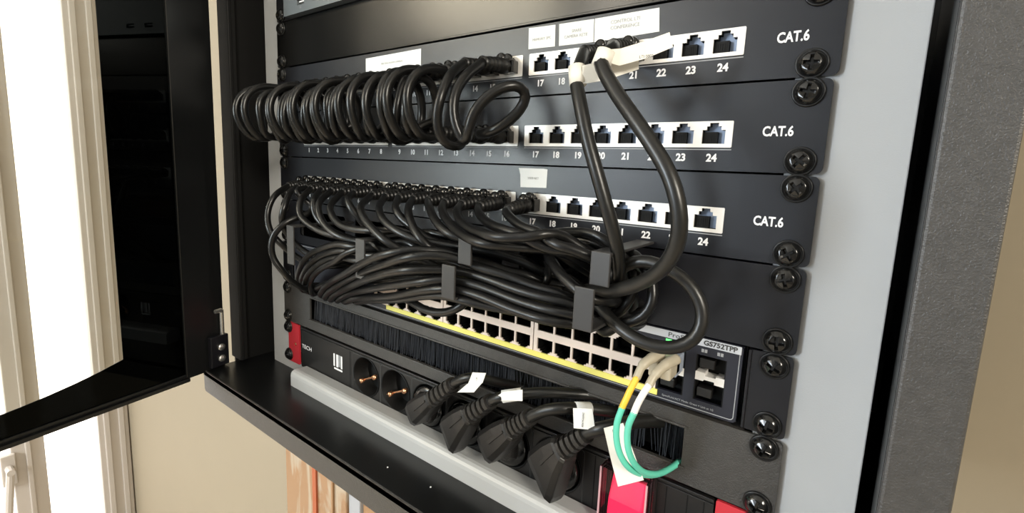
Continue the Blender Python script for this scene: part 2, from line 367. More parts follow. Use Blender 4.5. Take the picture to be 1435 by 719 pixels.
for zb, sg in ((ZD0+4, 1), (ZD1-4, -1)):
    arc = [(B0+(DW-2*B0)*k/20, zb+sg*(18+19*abs(k/10-1)**3)) for k in range(21)]; ol = [(B0, zb)]+arc+[(DW-B0, zb)]
    g.plate(ol, [], .2, .8)
    nn = len(ol); g.v[-4*nn:] = [DT @ q for q in g.v[-4*nn:]]
g.build('printed_border', M['border'], door)
h = MB(); dbox(h, -1, 19, 3, 9, -55, -20, 1); h.build('hinge_block', M['panel_dark'], door)
h = MB(); h.cyl(DT @ Vector((4,6,-20)), DT @ Vector((4,6,8)), 2.2, 12); h.tube([DT @ Vector((4,6,6)), DT @ Vector((6,7,8)), DT @ Vector((12,8,8))], 2.4, 10)
h.build('hinge_pin', M['chrome'], door)
for zz in (-33, -46):
    s = MB(); s.smooth = True; c = DT @ Vector((8, 9, zz)); n = (DT.to_3x3() @ Vector((0,1,0))).normalized()
    s.tube([c, c+n*1.6, c+n*2.6, c+n*3], [4.0, 4.0, 3.0, .6], 20); o = s.build('hinge_screw', M['chrome'], door)

# ------------------------------------------------------------ rack units
U = 44.45
def unit_plate(mb, z0, z1, hw, holes, y0=-1.6, y1=0.0, r=3.0): mb.plate(rect(-hw, hw, z0, z1, r), holes, y0, y1)
def flange(mb, z0, z1, x=222, d=14): mb.box(-x, x, 0, d, z0, z0+1.2); mb.box(-x, x, 0, d, z1-1.2, z1)
def four_screws(p, k, y=-1.6, xs=(232.5, 232.5), left=True, rots=None):
    for z in (k*U+6.35, k*U+38.1):
        add_screw(p, xs[1], z, y)
        if left: add_screw(p, -xs[0], z, y)

# top device, only its lower edge is in view
dv = thing('rack_recorder', 'grey-faced rack device with small USB sockets, cut off at the top of the picture', 'rack device', (0, 60, 7*U))
unit_plate(b := MB(), 7*U+.4, 8*U-.4, 241.3, []); b.build('mounting_ears', M['panel_dark'], dv)
b = MB(); usb = [rect(-190, -178, 318.5, 323.5), rect(-163, -151, 318.5, 323.5)]
b.plate(rect(-214, 214, 313.2-1.5, 353, 2), usb, -9, -1.7); b.build('front_face', M['devface'], dv)
b = MB(); b.box(-214, 214, 0, 250, 313, 352); b.build('casing', M['panel_dark'], dv)
for ux in (-184, -157):
    u_ = MB(); u_.box(ux-5.9, ux+5.9, -2.4, -1.8, 318.6, 323.4); o = u_.build('usb_socket', M['black'], dv)
    MB().box(ux-4.6, ux+4.6, -7.5, -2.4, 321.2, 322.4).build('contact_tongue', M['white'], o)
four_screws(dv, 7)
text('usb_lettering', 'USB', -184, 315.8, 1.4, M['grey_print'], dv, y=-9.1)

# blank panel
bl = thing('blank_panel', 'plain black blanking panel above the top row of sockets, with a warm sheen', 'panel', (0, 0, 6*U))
unit_plate(b := MB(), 6*U+.5, 7*U-.6, 241.6, [], -1.6, 0); b.box(-222, 222, -2.4, -1.5, 6*U+.5, 6*U+2.2, .4); flange(b, 6*U+.5, 7*U-.6)
b.build('face', M['blank'], bl); four_screws(bl, 6)

GX = (-186.0, -52.0, 82.1); PITCH = 15.77
def port_x(n): return GX[(n-1)//8] + PITCH*((n-1) % 8)
PZ = {}
def patch_panel(k, name, label, hw, zoff, xoff, cat6):
    p = thing('patch_panel', label, 'patch panel', (0, 0, k*U), 'patch panels with 24 numbered sockets')
    zj = k*U+zoff; hl = []
    for g in GX: hl.append(rect(g-9.3+xoff, g+PITCH*7+9.3+xoff, zj-2.0, zj+11.6, .6))
    unit_plate(b := MB(), k*U+.6, (k+1)*U-.5, hw, hl); flange(b, k*U+.6, (k+1)*U-.5)
    b.build('face', M['panel'], p)
    for g in GX:
        xs = [g+PITCH*i+xoff for i in range(8)]
        s = MB().plate(rect(g-9.2+xoff, xs[-1]+9.2, zj-1.9, zj+11.5, .6), [T_hole(x, zj) for x in xs], -1.9, -.8).build('jack_strip', M['silver'], p)
        for x in xs: place('jack', JACK, s, (x, -.85, zj))
    for n in range(1, 25):
        text('port_number', str(n), port_x(n)+xoff, zj-7.4, 3.9, M['white'], p, y=-1.75, bold=0.2, sx=.97)
    text('category_lettering', cat6[0], cat6[1], cat6[2], 4.7, M['white'], p, y=-1.75, bold=0.17, sx=.76)
    b = MB()
    for g in GX: b.box(g-9.2+xoff, g+PITCH*7+9.2+xoff, -1.72, -1.6, zj-3.2, zj-2.7)
    b.build('printed_line', M['grey_print'], p)
    four_screws(p, k); PZ[k] = zj+4
    return p
ppA = patch_panel(5, 'A', 'top patch panel with several paper stickers and two thick flagged cables plugged in', 243.4, 15.2, 1.2, ('CAT.6', 223.5, 241.3))
ppB = patch_panel(4, 'B', 'middle patch panel, sockets 17 to 24 empty, without any paper sticker', 242.0, 14.4, 0, ('CAT.6', 221.8, 198.0))
ppC = patch_panel(3, 'C', 'lowest patch panel, one white sticker above socket 17, long cables hanging out', 241.6, 14.6, 0, ('CAT.6', 222.2, 154.3))

def sticker(parent, pts, y=-1.85, name='paper_label'):
    return MB().plate(pts, [], y, y+.2).build(name, M['paper'], parent)
sticker(ppA, [(-96,249),(-28,248.6),(-28,263.6),(-96,262.8)]); text('label_lettering', 'MEETING ROOM CAMERAS', -62, 256.5, 1.6, M['ink'], ppA, y=-2.0)
sticker(ppA, [(73,252.1),(93,251.7),(92.6,264.6),(72.6,265.2)]); text('label_lettering', 'MEMORY 2PC', 83, 257.4, 1.7, M['ink'], ppA, y=-2.0)
sticker(ppA, [(96,251.6),(119.6,251.2),(119.2,264.2),(95.4,264.6)])
text('label_lettering', 'SPARE', 108, 259.2, 1.8, M['ink'], ppA, y=-2.0); text('label_lettering', 'CAMERA RETE', 107.5, 256.2, 1.8, M['ink'], ppA, y=-2.0)
sticker(ppA, [(120.2,251),(159.2,252),(158.2,264.4),(119.8,264.2)], y=-1.95)
text('label_lettering', 'CONTROL LTI', 139, 260.6, 2.0, M['ink'], ppA, y=-2.1); text('label_lettering', 'CONFERENCE', 139, 257.4, 2.0, M['ink'], ppA, y=-2.1)
sticker(ppC, [(71.5,163),(92,163.6),(92.2,175.6),(89,175.9),(69.4,175.8),(70.8,171.5)]); text('label_lettering', 'WEB NET', 81.5, 169.4, 1.5, M['ink'], ppC, y=-2.0)

# cable management panel with ring hooks
mg = thing('cable_manager', 'black cable management panel with open ring hooks holding the thin cables', 'cable manager', (0, 0, 2*U))
slots = [rect(a, a+78, 98, 124, 3) for a in (-206, -113, -20, 73)]
unit_plate(b := MB(), 2*U+.5, 3*U-.5, 241.2, slots); flange(b, 2*U+.5, 3*U-.5); b.build('face', M['panel_dark'], mg)
for hx, dn_, ztop, zbot, two in ((-120, 0, 121, 88, 0), (-26, 0, 121, 92, 0), (74, -9, 133.5, 96, 1), (161, -5.5, 137.5, 98, 1)):
    hh = MB(); zm = (ztop+zbot)/2+3 if two else zbot
    hh.box(hx-5.2, hx+5.2, -58, -1.6, ztop-1.5, ztop, .4); hh.box(hx-5.2, hx+5.2, -59.5, -58, zm, ztop, .5)
    if two:
        x2 = hx+dn_
        hh.box(x2-5.4, x2+5.4, -62, -1.6, zbot, zbot+1.5, .4); hh.box(x2-5.4, x2+5.4, -63.5, -62, zbot, zm-1, .5)
    hh.build('ring_hook', M['hook'], mg)
four_screws(mg, 2)

# network switch
sw = thing('network_switch', 'dark rack switch with two rows of ports, yellow line and silver model strip', 'network switch', (0, 120, U))
ZP = 52.0
cols = []
for g in range(1, 4):
    x0 = -169.5+g*86.05
    cols += [x0+2.2+6.9+13.6*i for i in range(6)]
sfp = [rect(174.8, 189.6, 52.6, 78.5), rect(195.2, 210.8, 52.6, 78.8)]
big = [rect(-169.5+g*86.05, -169.5+g*86.05+85.6, 51.9, 79.6) for g in range(1, 4)]
b = MB().plate(rect(-218, 218, 46.0, 88.6, 2.2), big+sfp, -2.2, 0); b.box(-218, 218, 12, 240, 46, 88); b.box(-218, 218, 0, 12, 46, 46.8); b.box(-218, 218, 0, 12, 87.2, 88); b.build('front_face', M['switchm'], sw)
ln = MB(); o_ = rect(-216.8, 216.8, 47.2, 87.4, 2.0); i_ = rect(-216.4, 216.4, 47.6, 87.0, 1.7); ln.plate(o_, [i_], -2.35, -2.15); ln.build('edge_line', M['grey_print'], sw)
for g in range(1, 4):
    x0 = -169.5+g*86.05; xs = cols[(g-1)*6:g*6]
    hl = [T_hole(x, 62.3, 12.2, -1, .86) for x in xs] + [T_hole(x, 67.6, 12.2, 1, .86) for x in xs]
    s = MB().plate(rect(x0+.15, x0+85.5, 52.0, 79.4), hl, -2.8, -1.5).build('port_block', M['pink'], sw)
    for x in xs: place('socket', SJ_LO, s, (x, -1.6, 62.3)); place('socket', SJ_UP, s, (x, -1.6, 67.6))
MB().box(-66.5, 175.5, -3.0, -2.2, 48.6, 51.9).build('yellow_line', M['yellow'], sw)
MB().box(-66.5, 174, -3.3, -2.2, 51.9, 52.5).build('yellow_edge', M['yellow'], sw)
MB().box(100, 217.2, -2.6, -2.2, 84.0, 88.2).build('model_strip', M['strip'], sw)
text('model_lettering', 'ProSAFE', 187.2, 86.1, 2.7, M['inkdark'], sw, y=-2.75, sx=1.25)
text('model_lettering', 'GS752TPP', 206.8, 86.1, 2.7, M['inkdark'], sw, y=-2.75, bold=.12, sx=1.05)
text('speed_lettering', 'Speed/Link/ACT Mode: Green = Link at 1G', 192.5, 49.6, 1.15, M['grey_print'], sw, y=-2.4)
for lx in (160.5, 199.0, 207.2):
    l = MB(); l.box(lx-1.5, lx-.2, -2.5, -2.2, 80.6, 82.4); l.box(lx+.2, lx+1.5, -2.5, -2.2, 80.6, 82.4); l.build('status_light', M['grey_print'], sw)
for lx in (179.5,):
    l = MB(); l.box(lx-1.6, lx+1.6, -2.6, -2.2, 81.2, 83.2); o = l.build('status_light', M['green'], sw); o['label'] = 'lit green status light'
for x0, x1 in ((174.8, 189.6), (195.2, 210.8)):
    c = MB(); c.box(x0, x1, 6, 7, 52.6, 78.8); c.box(x0, x0+.6, -2, 7, 52.6, 78.8); c.box(x1-.6, x1, -2, 7, 52.6, 78.8); o = c.build('module_cage', M['black'], sw)
    c = MB(); c.plate([(x0+.3,64.4),(x0+4.6,64.4),(x0+4.8,65.3),(x1-5.3,65.3),(x1-5.1,63.8),(x1-.3,63.8),(x1-.3,68.4),(x1-4.6,68.4),(x1-4.8,67.5),(x0+5.3,67.5),(x0+5.1,69.2),(x0+.3,69.2)], [], -2.4, 5); c.build('cage_divider', M['silver'], o)
    for zc in ((57.5, 74.2) if x0 > 190 else (57.5,)):
        c = MB(); c.box(x0+1.6, x0+9.5, -1.5, 6, zc-2.6, zc+2.6, .5); c.build('dust_flap', M['socket'], o)
for s in (-1, 1):
    e = MB(); xa, xb = (s*220.5, s*240.8); e.plate(rect(min(xa,xb), max(xa,xb), U+.6, 2*U-.6, 2.5), [], -1.6, 0); e.box(min(s*220.5, s*222), max(s*220.5, s*222), -2.6, 30, U+.8, 2*U-.8, .4)
    e.build('mounting_ear', M['panel_dark'], sw)
four_screws(sw, 1)

# brush panel
br = thing('brush_panel', 'black brush strip panel between the switch and the power strip', 'brush panel', (0, 0, 0))
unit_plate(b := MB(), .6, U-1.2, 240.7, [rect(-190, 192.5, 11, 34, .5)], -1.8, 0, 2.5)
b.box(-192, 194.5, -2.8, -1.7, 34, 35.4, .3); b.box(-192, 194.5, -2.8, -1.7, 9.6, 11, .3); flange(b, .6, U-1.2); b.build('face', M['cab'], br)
MB().box(-192, 194, 14, 15, 8, 37).build('backing', M['black'], br)
bb = MB(); random.seed(3); x = -189
while x < 192:
    clump = 3.0 if (70 < x < 82 or 118 < x < 128 or 168 < x < 176) else 0
    x += random.uniform(.30, .52) if not clump else random.uniform(1.2, 3)
    l = random.uniform(-.9, .9) + (random.uniform(-4, 4) if clump else 0); y = random.uniform(1.5, 7); y2 = y+random.uniform(-2.5, 1.5); w_ = random.uniform(.16, .3)
    bb.add([(x-w_,y,34.2),(x+w_,y,34.2),(x,y-.3,34.2),(x-w_+l,y2,10.6),(x+w_+l,y2,10.6),(x+l,y2-.3,10.6)], [(0,1,4,3),(1,2,5,4),(2,0,3,5)])
o = bb.build('bristles', M['brush'], br, recalc=False); o['kind'] = 'stuff'
four_screws(br, 0, y=-1.8)

# power strip
pd = thing('power_strip', 'black rack power strip with round sockets, red end brackets and a red switch', 'power strip', (0, 0, -U))
SX = [-96+41.6*i for i in range(6)]; SZ = -23.5
b = MB().plate(rect(-208, 212, -45.5, -1.4, 1), [circle(x, SZ, 19.2) for x in SX]+[rect(150, 177, -40, -5)], -2.0, 0)
b.box(-208, 212, 14, 40, -45, -2); b.box(-208, 212, -2.8, -1.9, -2.6, -1.2, .3); b.box(-208, 212, -2.8, -1.9, -4.6, -3.8, .2); b.build('body', M['socket'], pd)
for i, x in enumerate(SX):
    s = MB(); s.smooth = True; s.rings([[(px, y, pz) for px, pz in circle(x, SZ, r)] for r, y in ((19.2,-2.6),(18.7,-2.9),(18.0,-2.2),(17.6,9),(16.0,12))], caps=False)
    s.smooth = False; s.plate(circle(x, SZ, 17.7), [], 12, 13); o = s.build('outlet', M['black'], pd)
    if i < 2:                                                    # earth clips and the bar between them
        sq = MB(); sq.smooth = True
        for q in ((9.0, 1.5), (-10.5, -8.0)):
            sq.tube([(x+q[0]*1.05, -1.0, SZ+q[1]*1.05), (x+q[0]*.95, 3, SZ+q[1]*.95)], 2.3, 10)
        sq.build('earth_clip', M['copper'], o)
        MB().tube([(x+9, 3, SZ+1.5), (x-10, 3, SZ-7.6)], 1.0, 8).build('earth_bar', M['copper'], o)
    f = MB().plate(rect(x-20.5, x+20.5, -44, -5, 2), [rect(x-20.1, x+20.1, -43.6, -5.4, 1.8)], -2.25, -2.0); f.build('outlet_edge', M['inkdark'], o)
for x in (-121, 140, 186, 198, 207): MB().box(x-.3, x+.3, -2.15, -1.9, -45, -5).build('seam', M['black'], pd)
for s in (-1, 1):
    e = MB(); x0, x1 = (-233.5, -212.5) if s < 0 else (213, 239)
    e.plate(rect(x0, x1, -45.5, -1, 1), [circle((x0+x1)/2-2.5*s, -24, 2.6, 16)], -1.9, 0); o = e.build('end_bracket', M['red'], pd); o['label'] = 'bright red mounting bracket'
    sc = MB(); sc.smooth = True; cx = (x0+x1)/2-2.5*s; sc.tube([(cx,-.2,-24),(cx,-1.4,-24),(cx,-1.8,-24)], [1.9,1.9,.9], 12); sc.build('bracket_pin', M['copper'], o)
four_screws(pd, -1, y=-1.9)
text('maker_lettering', 'TECH', -197, -22.0, 4.6, M['white'], pd, y=-2.1, bold=-0.02, sx=1.15)
ic = MB()
for x0 in (-148.5, -143.8, -136.2): ic.box(x0, x0+(2.4 if x0 != -143.8 else 3.2), -2.15, -1.9, -27.5, -14.5)
ic.box(-147.5, -133.8, -2.15, -1.9, -30.6, -28.8); ic.build('printed_symbol', M['white'], pd)
ic = MB(); ic.box(-140.2, -137.4, -2.12, -1.9, -26.5, -14.5); ic.build('printed_symbol', M['grey_print'], pd)
# red rocker under a clear cover
rk = MB(); sec = [(-3.5,-37),(-9.5,-35),(-8.6,-24),(-2.5,-9),(2,-8),(2,-37)]
rk.rings([[(x, y, z) for y, z in sec] for x in (153, 174.5)]); o = rk.build('rocker', M['rocker'], pd); o['label'] = 'glowing red rocker switch'; bevel(o, 1.2, 3)
fr = MB().plate(rect(147.5, 180.5, -42.5, -1.6, 2), [rect(151.5, 176.5, -39.5, -5.5, 1)], -3.2, -1.9); fr.build('switch_frame', M['socket'], pd)
cv = MB(); cx0, cx1, cz0, cz1 = 148.8, 178.8, -42.0, -1.8
for q in ((cx0, cx0+1.4, -12.5, -3.2, cz0, cz1), (cx1-1.4, cx1, -12.5, -3.2, cz0, cz1), (cx0, cx1, -12.5, -3.2, cz1-1.4, cz1), (cx0, cx1, -12.5, -3.2, cz0, cz0+1.4), (cx0, cx1, -13.7, -12.5, cz0, cz1)): cv.box(*q, .3)
o = cv.build('clear_cover', M['cover'], pd); o['label'] = 'clear plastic flip cover'
pe = mat('pink_plastic_edge', (0.62,0.36,0.40), 0.2, coat=.5)
for q in ((cx0, cx0+1.2), (cx1-1.2, cx1)): MB().box(q[0], q[1], -14.3, -13.7, cz0, cz1, .2).build('cover_edge', pe, o)

# ------------------------------------------------------------ cables
JOBS = []
def resample(pts, d):
    out = [pts[0]]; acc = 0.0
    for a, b in zip(pts, pts[1:]):
        L = (b-a).length; t = d-acc
        while t < L: out.append(a.lerp(b, t/L)); t += d
        acc = (acc+L) % d
    if (out[-1]-pts[-1]).length < d*.4: out[-1] = pts[-1]
    else: out.append(pts[-1])
    return out
def relax_and_build(iters=26):
    """push touching cables apart until they lie side by side, then make their tubes"""
    import numpy as np
    P = np.array([tuple(q) for j in JOBS for q in j[1]]); cid = np.concatenate([np.full(len(j[1]), k) for k, j in enumerate(JOBS)])
    rad = np.concatenate([np.full(len(j[1]), j[2]) for j in JOBS]); st = np.cumsum([0]+[len(j[1]) for j in JOBS])
    idx = np.arange(len(P)); loc = idx-st[cid]; last = np.array([len(j[1]) for j in JOBS])[cid]-1
    pin = (loc < 2) | (last-loc < 2); P0 = P.copy()
    for it in range(iters):
        D = np.zeros_like(P); cnt = np.zeros(len(P))
        for k in range(len(JOBS)):
            a, b = st[k], st[k+1]; seg = P[a:b]
            lo, hi = seg.min(0)-8, seg.max(0)+8
            m = np.all((P > lo) & (P < hi), axis=1); m[a:b] = False; jx = np.nonzero(m)[0]
            if not len(jx): continue
            v = seg[:, None, :]-P[jx][None]; d = np.sqrt((v*v).sum(2))+1e-6; need = rad[a]+rad[jx][None]+.15-d
            w = np.clip(need, 0, None); D[a:b] += (v/d[..., None]*w[..., None]*.5).sum(1); cnt[a:b] += (w > 0).sum(1)
            # a coil must not run through itself
            v = seg[:, None, :]-seg[None]; d = np.sqrt((v*v).sum(2))+1e-6; far = np.abs(np.arange(b-a)[:, None]-np.arange(b-a)[None]) > 6
            w = np.clip(2*rad[a]-d, 0, None)*far; D[a:b] += (v/d[..., None]*w[..., None]*.5).sum(1); cnt[a:b] += (w > 0).sum(1)
        D /= np.maximum(cnt, 1)[:, None]; D[pin] = 0
        for _ in range(3):                                       # spread each push along the cable
            S = D.copy(); S[1:-1] = (D[:-2]+D[1:-1]*2+D[2:])/4; same = np.ones(len(P), bool); same[st[:-1]] = False; same[st[1:]-1] = False
            D = np.where(same[:, None], S, D); D[pin] = 0
        P += D*1.3; off = P-P0; L = np.sqrt((off**2).sum(1)); lim = 7.0; f = np.where(L > lim, lim/np.maximum(L, 1e-6), 1); P = P0+off*f[:, None]
        inner = (loc > 3) & (last-loc > 3); P[:, 1] = np.where(inner & (P0[:, 1] < -5), np.minimum(P[:, 1], -1.9-rad), P[:, 1])
    for k, (root, pts, r, m) in enumerate(JOBS):
        q = [Vector(v) for v in P[st[k]:st[k+1]]]; b = MB(); b.smooth = True; b.tube(smooth(q, 1), r, 12); b.build('cord', m, root)
def cable_end(root, x, z, end, with_boot=True, parentname='connector'):
    p = place('connector', PLUG, root, (x, -2.4, z))
    pts, rr = boot_pts((x, -9, z), end)
    b = MB(); b.smooth = True; b.tube(pts, rr, 12); b.build('boot', M['boot'], p)
    return p
def patch_cable(label, group, path, r, ends, material='cable', cat='cable', name='patch_cable', base=None, n=7, sm=2):
    root = thing(name, label, cat, base or path[0], group)
    for e in ends: cable_end(root, *e)
    JOBS.append((root, resample(smooth(spline(path, n), sm), 4.0), r, M[material]))
    return root

# upper short cables: top panel to middle panel, sockets 1 to 16
random.seed(11)
zA = PZ[5]; zB = PZ[4]
WAYS = {1:(-7,-66,0),2:(-1,-69,1),3:(2,-58,0),4:(-3,-62,1),5:(3,-57,0),6:(-2,-61,0),7:(3,-56,1),8:(-4,-60,0),9:(-3,-57,1),10:(2,-61,0),11:(-1,-58,1),12:(4,-62,0),13:(-3,-64,0),14:(-4,-60,1)}
side = ('leftmost', 'second', 'third', 'fourth', 'fifth', 'sixth', 'seventh', 'eighth', 'ninth', 'tenth', 'eleventh', 'twelfth', 'thirteenth', 'fourteenth', 'fifteenth')
for n in range(1, 15):
    x = port_x(n); dx, yc, extra = WAYS[n]; yb = -31
    e1 = (x+1.2+dx*.2, yb, zA-4); e2 = (x+dx*.2, yb, zB+1)
    j = lambda s: random.uniform(-s, s); extra = 1 if n not in (1, 9, 14) else 0
    P = [e1, (x+dx*.5, yc+15, zA-5), (x+dx*.9, yc+4, zA-13), (x+dx, yc, zA-26+j(2)), (x+dx*.9, yc+5, zB+4), (x+dx*.4, yc+14, zB-4)]
    if extra:
        s = random.uniform(5.5, 8.5)
        P += [(x+dx*.2+s*.4, yb+3, zB+6), (x+s*.8, yb+3, zA-24), (x+s, yb-4, zA-12), (x+s*1.1+dx*.3, yc+16, zA-10), (x+s*1.2+dx*.5, yc+8+j(2), zA-20+j(3)), (x+s*1.1+dx*.4, yc+9+j(2), zB+10), (x+s*.6, yc+15, zB-2)]
    P += [e2]
    patch_cable('short black cable looping between socket %d of the top two panels, %s from the left' % (n, side[n-1]), 'short looped cables between the top two panels', P, 2.95,
                [(x+1.2, zA, e1), (x, zB, e2)])
x = port_x(15)
patch_cable('short black cable, lowest-hanging loop, just left of the round ring', 'short looped cables between the top two panels',
    [(x+1.2,-31,zA-1)]+[(50.8,-50.0,230.2),(52.8,-60.0,215.3),(49.7,-60.0,201.1),(51.0,-55.0,188.9),(54.3,-44.0,187.5)]+[(x,-31,zB)], 2.95, [(x+1.2, zA, (x+1.2,-31,zA-1)), (x, zB, (x,-31,zB))])
x = port_x(16)
patch_cable('short black cable coiled into a round ring at the right end of the loops', 'short looped cables between the top two panels',
    [(x+1.2,-31,zA-2)]+[(58.6,-44.0,230.2),(58.5,-54.0,217.9),(59.7,-56.0,203.3),(63.9,-54.0,192.3),(65.6,-52.0,189.2),(71.3,-56.0,194.6),(75.2,-56.0,205.7),(83.4,-50.0,217.1),(93.2,-42.0,222.0),(95.8,-34.0,217.9),(91.2,-34.0,208.9),(82.6,-38.0,200.1),(71.3,-38.0,196.1)]+[(x,-31,zB)], 3.1, [(x+1.2, zA, (x+1.2,-31,zA-2)), (x, zB, (x,-31,zB))])

# lower cables: from the lowest panel through the ring hooks
zC = PZ[3]
LOW = {
 1: [(-178.1,-42.0,140.9),(-178.8,-48.0,126.0),(-170.7,-50.0,109.2),(-163.9,-44.0,98.3),(-162.8,-34.0,87.9),(-144.0,-24.0,78.6),(-117.1,-12.0,81.1)] ,
 2: [(-151.9,-42.0,142.7),(-148.5,-50.0,128.7),(-155.5,-46.0,115.1),(-155.0,-38.0,101.4),(-133.7,-30.0,88.9),(-103.4,-14.0,88.0)],
 3: [(-154.2,-36.0,146.9),(-142.3,-24.0,131.9),(-143.1,-34.0,125.8),(-147.9,-48.0,120.5),(-155.3,-56.0,106.3),(-156.3,-56.0,88.9),(-151.2,-50.0,75.9),(-153.0,-40.0,64.1),(-159.6,-26.0,55.7),(-164.7,-12.0,50.8)],
 4: [(-129.8,-44.0,140.5),(-124.3,-48.0,128.9),(-98.8,-48.0,118.9),(-68.3,-46.0,115.8),(-47.5,-40.0,111.1),(-13.0,-34.0,109.0),(21.5,-24.0,104.3),(38.3,-12.0,101.0)],
 5: [(-110.0,-44.0,140.8),(-106.1,-44.0,129.2),(-89.9,-42.0,119.4),(-71.5,-36.0,113.9),(-43.0,-30.0,111.1),(-0.8,-24.0,107.4),(24.4,-12.0,100.9)],
 6: [(-99.4,-46.0,139.9),(-87.2,-50.0,126.6),(-68.9,-50.0,118.4),(-48.1,-46.0,112.2),(-11.4,-42.0,112.3),(21.3,-38.0,116.3),(47.3,-30.0,114.1),(73.3,-24.0,109.5),(99.2,-12.0,102.5)],
 7: [(-83.3,-46.0,138.8),(-61.9,-52.0,127.6),(-31.1,-52.0,126.1),(0.9,-46.0,129.6),(23.1,-40.0,128.7),(50.5,-34.0,125.6),(78.7,-24.0,118.8),(93.3,-12.0,110.0)],
 8: [(-59.5,-46.0,145.2),(-50.7,-44.0,134.8),(-41.3,-38.0,122.7),(-13.1,-34.0,114.9),(20.2,-30.0,112.2),(67.4,-24.0,106.6),(110.0,-12.0,101.7)],
 9: [(-38.0,-50.0,142.7),(-24.8,-56.0,134.8),(1.2,-58.0,122.8),(11.8,-52.0,116.6),(27.7,-44.0,111.0),(57.5,-34.0,104.6),(85.3,-24.0,101.2),(110.2,-12.0,98.0)],
 10: [(-21.7,-46.0,142.8),(-10.2,-52.0,136.5),(8.9,-54.0,129.7),(26.9,-50.0,125.2),(51.6,-42.0,124.2),(80.5,-34.0,122.2),(107.5,-26.0,115.3),(124.9,-12.0,106.3)],
 11: [(-8.6,-42.0,144.7),(-0.7,-46.0,140.5),(9.6,-44.0,132.4),(30.0,-40.0,126.0),(56.8,-34.0,123.5),(89.9,-24.0,119.5),(109.4,-12.0,110.8)],
 12: [(7.2,-44.0,145.1),(19.3,-52.0,136.9),(34.7,-56.0,126.7),(42.4,-52.0,120.8),(58.1,-42.0,115.3),(79.5,-32.0,110.8),(105.3,-22.0,108.1),(120.0,-12.0,105.4)],
 13: [(26.2,-42.0,146.6),(42.6,-52.0,139.7),(59.6,-56.0,133.8),(69.5,-52.0,131.5),(89.4,-46.0,131.7),(113.1,-36.0,129.5),(130.4,-24.0,121.2),(138.8,-12.0,113.1)],
 14: [(37.5,-42.0,146.6),(53.1,-52.0,140.8),(75.5,-62.0,135.7),(95.0,-66.0,134.4),(108.6,-58.0,133.0),(127.4,-44.0,131.5),(141.6,-28.0,121.9),(148.1,-12.0,110.5)],
 15: [(52.7,-44.0,147.0),(65.7,-54.0,142.1),(89.0,-64.0,138.3),(106.2,-68.0,138.7),(120.4,-62.0,139.9),(138.3,-48.0,136.5),(151.6,-32.0,128.8),(156.7,-12.0,112.0)],
 16: [(67.1,-40.0,147.6),(82.4,-50.0,143.5),(101.3,-58.0,141.6),(117.7,-58.0,139.9),(136.3,-52.0,136.3),(150.3,-42.0,129.1),(160.3,-26.0,115.1),(157.7,-12.0,99.6)],
 17: [(88.7,-40.0,149.5),(101.6,-48.0,145.3),(125.4,-56.0,139.5),(146.9,-52.0,134.4),(159.4,-44.0,127.5),(164.7,-32.0,117.0),(163.0,-20.0,106.5),(156.3,-12.0,95.1)],
}
lowlook = {1:'curving furthest left past the grey rail',2:'curving left just inside the leftmost cable',3:'bent into a round loop over the grey rail',4:'sweeping right from the fourth socket',5:'dropping steeply behind the left hook',
 6:'dropping from the sixth socket into the second hook',7:'bending sharply right from the seventh socket',8:'with a pale glint where it turns down right',9:'running diagonally down to the bundle',10:'in the middle of the row, curving down right',
 11:'short and mostly hidden near the middle',12:'crossing steeply down onto the bundle',13:'just left of printed number 14',14:'passing just over the third hook',15:'passing over the top of the third hook',16:'running right below printed number 16',17:'furthest right, under the white sticker'}
for n in range(1, 18):
    x = port_x(n); e = (x, -29 if n > 3 else -24, zC-2.2)
    p = LOW[n]; q = p[-1]
    patch_cable('thin black cable, lowest panel socket %d, %s' % (n, lowlook[n]), 'thin cables hanging from the lowest panel', [e]+p+[(q[0]+4, 6, q[2])], 2.75, [(x, zC, e)])

